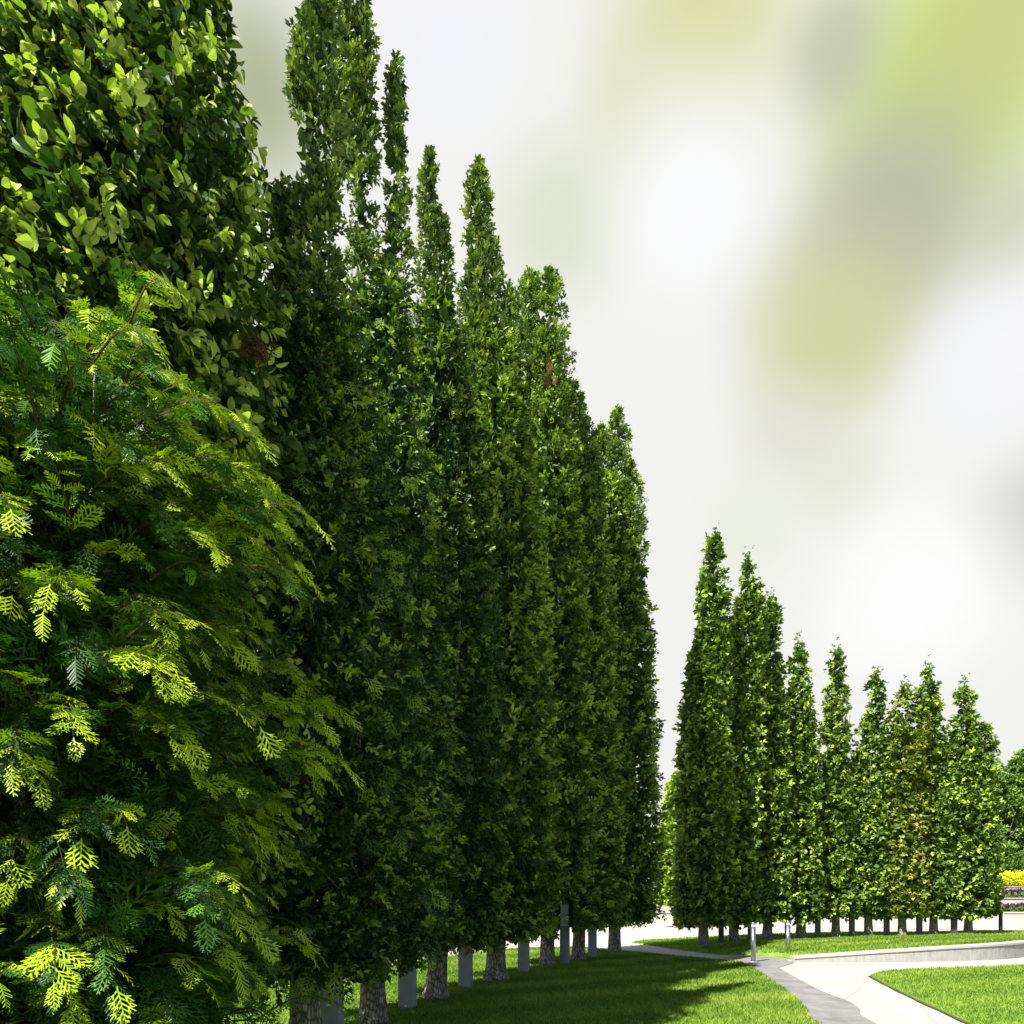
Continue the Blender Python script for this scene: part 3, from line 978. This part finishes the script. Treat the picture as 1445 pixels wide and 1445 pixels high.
# x, y, crown radius, body top, spires (x, y, radius, foot, top), kind, material, label, trunk radius, lean
near = [
    (-1.90, 6.40, 1.12, 7.3, [(-1.75, 6.35, 0.20, 5.6, 10.4), (-2.1, 6.5, 0.20, 5.6, 8.1)], 'spray_mid', 'row', 'shaded columnar tree next to the nearest cypress, two brown withered sprays on its front', 0.15, (0.03, 0)),
    (-1.70, 8.62, 1.14, 9.2, [(-1.80, 8.5, 0.16, 7.2, 12.5), (-2.02, 8.5, 0.2, 10.2, 13.2), (-1.43, 8.7, 0.14, 7.2, 11.85)], 'spray_mid', 'row', 'tallest columnar tree in the photo, with two thin spires touching the sky', 0.155, (0.0, 0)),
    (-1.16, 10.70, 1.12, 10.9, [(-1.25, 10.7, 0.17, 9.0, 12.8), (-1.05, 10.8, 0.14, 9.4, 11.9)], 'spray_mid', 'row', 'columnar tree on the pale leaning trunk, topped by a short thin spire', 0.15, (0.12, 0.0)),
    (-0.29, 12.90, 1.12, 12.75, [(-0.62, 12.9, 0.27, 10.8, 14.95), (-0.50, 12.85, 0.36, 10.8, 13.6)], 'tuft', 'row', 'columnar tree on a thick pale flared trunk, with one knobbly olive spire', 0.175, (0.03, 0)),
    (0.80, 15.65, 1.08, 14.0, [(0.40, 15.6, 0.45, 12.0, 15.3), (0.84, 15.5, 0.42, 11.6, 15.2), (-0.05, 15.7, 0.45, 11.6, 15.0)], 'tuft', 'row', 'columnar tree with a broad airy sunlit top and a brown patch near its right edge', 0.155, (-0.03, 0)),
    (1.57, 16.75, 1.00, 12.6, [(1.38, 16.7, 0.44, 10.8, 13.6), (1.75, 16.8, 0.34, 10.8, 12.9)], 'tuft', 'row', 'columnar tree with a low blunt top squeezed behind the lamp post', 0.15, (0.02, 0)),
    (2.74, 19.00, 1.30, 12.9, [(2.82, 18.9, 0.34, 11.0, 14.5), (2.38, 19.0, 0.32, 11.0, 14.2), (3.15, 19.0, 0.36, 10.6, 13.2)], 'tuft', 'row', 'last columnar tree of the near row, double-tipped and sunlit above, beside the crossing path', 0.16, (0.0, 0)),
]
for i, (x, y, r, top, spires, kind, mat, lab, tr, lean) in enumerate(near):
    st = bundle(r, 0.86, top, 300 + i, 7, 0.10)
    sp = [(a - x, b - y, c, d, e, True) for (a, b, c, d, e) in spires]
    size = ((0.15, 0.24) if i < 2 else (0.17, 0.27)) if kind == 'spray_mid' else (0.20, 0.32)
    dens = (72, 62, 54, 46, 44, 42, 42)[i]
    if i < 3:
        size = ((0.10, 0.17), (0.13, 0.20), (0.15, 0.23))[i]
        dens = (105, 80, 62)[i]
    bits = crown_bits(st, 'tuft', dens, size, 400 + i, 0.24 if i < 3 else 0.32, (-0.25, 0.5) if i < 3 else (0.0, 0.5), core_kind='tuft' if i < 3 else 'leafy', fresh_lit=0.28 if i < 3 else 0.56, clump=14.0 if i < 3 else 11.0)  # darker tints deepen the shaded trees, brighter ones paint sun on the rest
    if i < 3:
        bits += crown_bits(st, 'spray_mid', dens * 0.18, (0.15, 0.24), 450 + i, 0.42, (-0.6, 0.5), 0, fresh_lit=0.4)
    spb = crown_bits(sp, 'tuft', 170 if i < 3 else 110, (0.11, 0.18) if i < 3 else (0.14, 0.22), 500 + i, 0.5, (0.9, 0.5), 0.7)
    if i > 3:
        bits += spb
    if i in (4, 5):      # clipped clear of the lamp head
        lx, ly = (797 - CX) / F * 15.9 - x, 15.9 - y
        cut = []
        for (V, T) in bits:
            q = V.reshape(-1, 4, 3); c = q.mean(1)
            k = np.clip((ly - c[:, 1]), -0.1, 1.4)
            bad = (np.abs(c[:, 0] - (lx - 0.075 * k)) < 0.17) & (c[:, 1] < ly + 0.1) & (c[:, 2] < 1.40)
            cut.append((q[~bad].reshape(-1, 3), T.reshape(-1, 4)[~bad].reshape(-1)))
        bits = cut
    t = make_tree('columnar_tree', (x, y, 0.03), lab, 'tree', NEAR_GROUP, bits, M['hornbeam' if i >= 3 else mat],  # brighter foliage colour stands in for sunlight on the farther trees
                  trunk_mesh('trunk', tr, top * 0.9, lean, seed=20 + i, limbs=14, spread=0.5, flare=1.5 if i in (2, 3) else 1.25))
    if i <= 3:
        link('crown_spire', foliage_mesh('crown_spire', spb), M['olive'], t)
    def withered(px, py, d, n, w, h, seed):
        rng = np.random.default_rng(seed)
        c = np.array([(px - CX) / F * d - x, d - y, CAM_H + (HY - py) / F * d - 0.03])
        P = c + rng.normal(0, 1, (n, 3)) * np.array([w, w * 0.7, h])
        D = rng.normal(0, 0.35, (n, 3)) + np.array([0.1, -0.25, -1.0])
        link('withered_spray', foliage_mesh('withered_spray', [place('spray_mid', P, D, rng.uniform(0.14, 0.26, n), np.clip(0.5 + rng.normal(0, 0.25, n), 0, 1), 0.6, rng)]), M['brown'], t)
    if i == 0:
        withered(361, 475, 5.2, 12, 0.02, 0.07, 1)
        withered(423, 1060, 5.2, 12, 0.02, 0.05, 2)
    if i == 4:
        withered(776, 525, 14.7, 14, 0.05, 0.22, 3)

FAR_GROUP = 'columnar trees of the far row'
far_px = [  # trunk px, base py, base elevation, crown tip (px, py), radius, shoulder fraction, label
    (993, 1335, 0.03, (1006, 757), 0.84, 0.80, 'tallest tree of the far row, its left flank in shadow and tip feathery'),
    (1036, 1331, 0.04, (1054, 787), 0.84, 0.82, 'tall columnar tree second from the path in the far row, tip bending over'),
    (1083, 1327, 0.07, (1086, 842), 0.82, 0.82, 'columnar tree standing between the two steel bollards in the far row'),
    (1130, 1325, 0.10, (1126, 905), 0.80, 0.78, 'columnar tree just right of the second steel bollard, stepping down from its taller neighbours'),
    (1179, 1323, 0.13, (1179, 918), 0.70, 0.66, 'columnar tree with a long isolated spire in the middle of the far row'),
    (1225, 1322, 0.15, (1234, 950), 0.70, 0.70, 'columnar tree with a neat cone-shaped spire left of the rusty tree'),
    (1273, 1322, 0.16, (1276, 966), 0.70, 0.84, 'rusty brown-tinged columnar tree with a blunt wide top'),
    (1318, 1321.5, 0.16, (1306, 942), 0.70, 0.80, 'columnar tree with a thin pointed tip right of the rusty tree'),
    (1367, 1321.5, 0.16, (1357, 960), 0.95, 0.74, 'end tree of the far row with a thin spire over a rounded right shoulder'),
]
for i, (px, py, e, (tx, ty), r, sh, lab) in enumerate(far_px):
    x, y = G(px, py, e)
    hz = CAM_H + (HY - ty) / F * y - e
    body = 0.75 + (hz - 0.75) * sh
    st = bundle(r, 0.80, body, 600 + i, 5, 0.16)
    ox = (tx - px) / F * y
    sp = [(ox, -0.1, 0.30 if i not in (6,) else 0.55, body * 0.72, hz - 0.1, True)]
    sp.append((ox * 0.7, 0.0, 0.5, body * 0.5, body + (hz - body) * 0.5, True))
    if i == 0:
        sp.append((ox + 0.28, 0.1, 0.26, body * 0.7, hz - 1.6, True))
    if i == 1:
        sp.append((ox + 0.3, 0.0, 0.25, body * 0.7, hz - 1.2, True))
    if i == 8:
        sp.append(((1384 - px) / F * y, -0.1, 0.42, body * 0.6, CAM_H + (HY - 1018) / F * y - e, True))
    bits = crown_bits(st, 'leafy', 48, (0.26, 0.40), 700 + i, 0.40, (-0.1, 0.5), clump=8.0, fresh_lit=0.50)
    bits += crown_bits(sp, 'leafy', 44, (0.24, 0.38), 800 + i, 0.5, (0.1, 0.5), 0.8)
    rng = np.random.default_rng(850 + i)      # a few loose leaves at the very tip
    nP = 14
    P = np.array([ox, -0.1, hz]) + rng.normal(0, 1, (nP, 3)) * np.array([0.07, 0.07, 0.13])
    bits.append(place('leafy', P, rng.normal(0, 1, (nP, 3)), rng.uniform(0.10, 0.16, nP), np.full(nP, 0.45), 0.8, rng))
    make_tree('columnar_tree', (x, y, e), lab, 'tree', FAR_GROUP, bits, M['rusty'] if i == 6 else M['hornbeam'],
              trunk_mesh('trunk', 0.15 if i < 4 else 0.13, hz * 0.86, seed=60 + i, limbs=10, spread=0.5, flare=1.4))

# lime coloured tree seen in the gap between the rows
st = bundle(1.0, 1.25, 7.7, 990, 6, 0.08)
make_tree('slender_tree', (7.9, 34.0, 0), 'bright yellow-green sunlit tree seen in the narrow gap between both rows', 'tree', None,
          crown_bits(st, 'leafy', 34, (0.28, 0.42), 991, 0.6), M['lime'], trunk_mesh('trunk', 0.13, 6.5, seed=99, limbs=8, spread=0.5))

# dark broad-crowned trees on the terrace behind the yellow flowers
def round_tree(x, y, zb, h, r, seed, label, trunk_h=2.2):
    rng = np.random.default_rng(seed)
    bits = []
    nl = 26
    C = []
    for k in range(nl):
        a = rng.uniform(0, 2 * PI); rad = r * math.sqrt(rng.uniform(0, 1)) * 0.85
        zz = trunk_h + (h - trunk_h) * rng.uniform(0.06, 0.94)
        lim = math.sin(PI * min(1, max(0, (zz - trunk_h * 0.6) / (h - trunk_h * 0.6)))) ** 0.6
        C.append((math.cos(a) * rad * lim, math.sin(a) * rad * lim, zz, rng.uniform(0.45, 0.8) * r * 0.42))
    for (cx, cyy, cz, cr) in C:
        n = int(260 * cr)
        d = rng.normal(0, 1, (n, 3)); d /= np.linalg.norm(d, axis=1, keepdims=True)
        P = np.array([cx, cyy, cz]) + d * (cr * rng.uniform(0.55, 1.1, n))[:, None] * np.array([1, 1, 0.75])
        bits.append(place('leafy', P, d + rng.normal(0, 0.5, (n, 3)) + np.array([0, 0, -0.1]), rng.uniform(0.34, 0.6, n), np.clip(0.45 + rng.normal(0, 0.2, n), 0, 1), 0.7, rng))
    make_tree('leafy_tree', (x, y, zb), label, 'tree', 'leafy trees above the flower terraces', bits, M['dark'], trunk_mesh('trunk', 0.22, h * 0.8, seed=seed, limbs=14, z_limb=2.0, spread=r * 0.6))

round_tree(35.2, 51.5, 2.0, 9.3, 2.3, 1201, 'dark leafy tree above the yellow flowers, mostly behind the end of the row', 1.2)
round_tree(38.2, 52.5, 2.0, 10.4, 2.2, 1202, 'dark leafy tree above the yellow flowers at the very edge of the photo', 3.6)

def shrub(x, y, zb, h, r, seed, label):
    rng = np.random.default_rng(seed)
    n = 1500
    d = rng.normal(0, 1, (n, 3)); d[:, 2] = np.abs(d[:, 2]); d /= np.linalg.norm(d, axis=1, keepdims=True)
    rad = rng.uniform(0.55, 1.05, n) * (1 + 0.2 * lump(d, 3, seed))
    P = d * rad[:, None] * np.array([r, r * 0.8, h])
    t = thing('leafy_shrub', (x, y, zb), label, 'shrub', 'dark shrubs behind the yellow flowers')
    link('foliage', foliage_mesh('foliage', [place('leafy', P, d + rng.normal(0, 0.5, (n, 3)), rng.uniform(0.3, 0.5, n), np.clip(0.45 + rng.normal(0, 0.2, n), 0, 1), 0.7, rng)]), M['dark'], t)
    me = trunk_mesh('stem', 0.07, h * 0.7, seed=seed, limbs=5, z_limb=0.4, spread=r * 0.5, sub=3)
    link('stem', me, M['bark'], t)

shrub(34.0, 49.2, 2.0, 3.0, 1.9, 1301, 'dark round shrub behind the yellow flowers, touching the end of the row')
shrub(37.0, 49.6, 2.0, 2.6, 1.7, 1302, 'dark round shrub behind the yellow flowers at the edge of the photo')

# ------------------------------------------------------------------ square lamp posts between the trees
def lamp_post_meshes(a=0.10):
    out = {}
    s = Solid(); s.box(-a - 0.02, a + 0.02, -a - 0.02, a + 0.02, -0.03, 0.012); out['base_plate'] = (s, M['capmetal'], 0.003)
    s = Solid(); s.box(-a, a, -a, a, 0.012, 0.60); s.box(-a + 0.004, a - 0.004, -a + 0.004, a - 0.004, 0.60, 0.606); s.box(-a, a, -a, a, 0.606, 0.86); out['shaft'] = (s, M['stonepost'], 0.008)
    s = Solid(); s.box(-a + 0.012, a - 0.012, -a + 0.012, a - 0.012, 0.86, 1.34); out['lamp_glass'] = (s, M['frost'], 0.006)
    s = Solid(); s.box(-a + 0.004, a - 0.004, -a + 0.004, a - 0.004, 1.34, 1.40); out['cap'] = (s, M['capmetal'], 0.006)
    return out

proto_parts = None
far_parts = None
def lamp_post(loc, label, group, rz, far=False):
    global proto_parts, far_parts
    t = thing('lamp_post', loc, label, 'lamp post', group, rz)
    if far:
        if far_parts is None:
            far_parts = [sd.build(n, M['farpost'] if n == 'shaft' else m, t, bv) for n, (sd, m, bv) in lamp_post_meshes(0.075).items()]
        else:
            for p in far_parts:
                c = p.copy(); c.parent = t; COL.objects.link(c)
    elif proto_parts is None:
        proto_parts = [s.build(n, m, t, bv) for n, (s, m, bv) in lamp_post_meshes().items()]
    else:
        for p in proto_parts:
            c = p.copy(); c.parent = t; COL.objects.link(c)
    return t

NP_ = 'square posts between the near trees'
for (px, d, lab) in ((468, 7.42, 'closest square grey post, cut by the bottom edge of the photo'),
                     (575, 9.76, 'square grey post just before the pale leaning trunk'),
                     (657, 11.9, 'square grey post between the leaning trunk and the thick flared trunk'),
                     (739, 14.2, 'square grey post just beyond the thick flared pale trunk'),
                     (797, 15.9, 'square grey post showing its bright glass lamp head under the crowns'),
                     (836, 17.6, 'thin distant square post beside the last trunk of the near row')):
    lamp_post(((px - CX) / F * d, d, 0.03), lab, NP_, math.radians(-12 if d > 9 else -4))
FP_ = 'square posts between the far trees'
for (px, py, e, lab) in ((1017, 1332, 0.03, 'square post right of the first trunk of the far row'),
                         (1058, 1329, 0.05, 'square post just behind the nearer steel bollard'),
                         (1110, 1326, 0.08, 'square post straight behind the farther steel bollard'),
                         (1153, 1324.5, 0.11, 'square post beside the trunk of the long-spired tree'),
                         (1201, 1323, 0.14, 'square post right of the trunk of the long-spired tree'),
                         (1250, 1322, 0.15, 'square post left of the rusty tree'),
                         (1296, 1322, 0.16, 'square post right of the rusty tree, its pale lamp head showing'),
                         (1345, 1322, 0.16, 'square post left of the end tree of the far row')):
    x, y = G(px, py, e)
    lamp_post((x, y - 0.05, e), lab, FP_, math.radians(-25 if px < 1150 else -5), True)

# thin dark post at the right end of the far row
x, y = G(1412, 1322, 0.16)
t = thing('dark_post', (x, y, 0.12), 'thin dark post beyond the end tree of the far row', 'post')
s = Solid(); s.lathe([(0.06, -0.15), (0.06, 0.9), (0.058, 0.92)], 16); s.build('shaft', M['darkpost'], t)
s = Solid(); s.lathe([(0.064, 0.92), (0.064, 0.95), (0.03, 0.975)], 16); s.build('cap', M['capmetal'], t)

# ------------------------------------------------------------------ round steel bollards
def bollard(px, py, label, h):
    x, y = G(px, py)
    t = thing('steel_bollard', (x, y, 0.006), label, 'bollard', 'steel bollards at the path junction')
    s = Solid(); s.lathe([(0.056, 0.012), (0.056, h - 0.12)], 32); s.build('shaft', M['steel'], t, 0, True)
    s = Solid(); s.lathe([(0.049, h - 0.12), (0.049, h - 0.045)], 32); s.build('lamp_ring', M['frost'], t, 0, True)
    s = Solid(); s.lathe([(0.058, h - 0.045), (0.058, h - 0.012), (0.051, h - 0.002), (0.02, h)], 32); s.build('cap', M['steel'], t, 0, True)
    s = Solid(); s.lathe([(0.085, -0.03), (0.085, 0.008), (0.078, 0.012)], 32); s.build('base_ring', M['capmetal'], t, 0, True)

bollard(1063, 1357.5, 'round steel bollard standing forward on the grey path', 0.93)
bollard(1112, 1350.5, 'round steel bollard at the lawn edge by the low wall', 0.92)
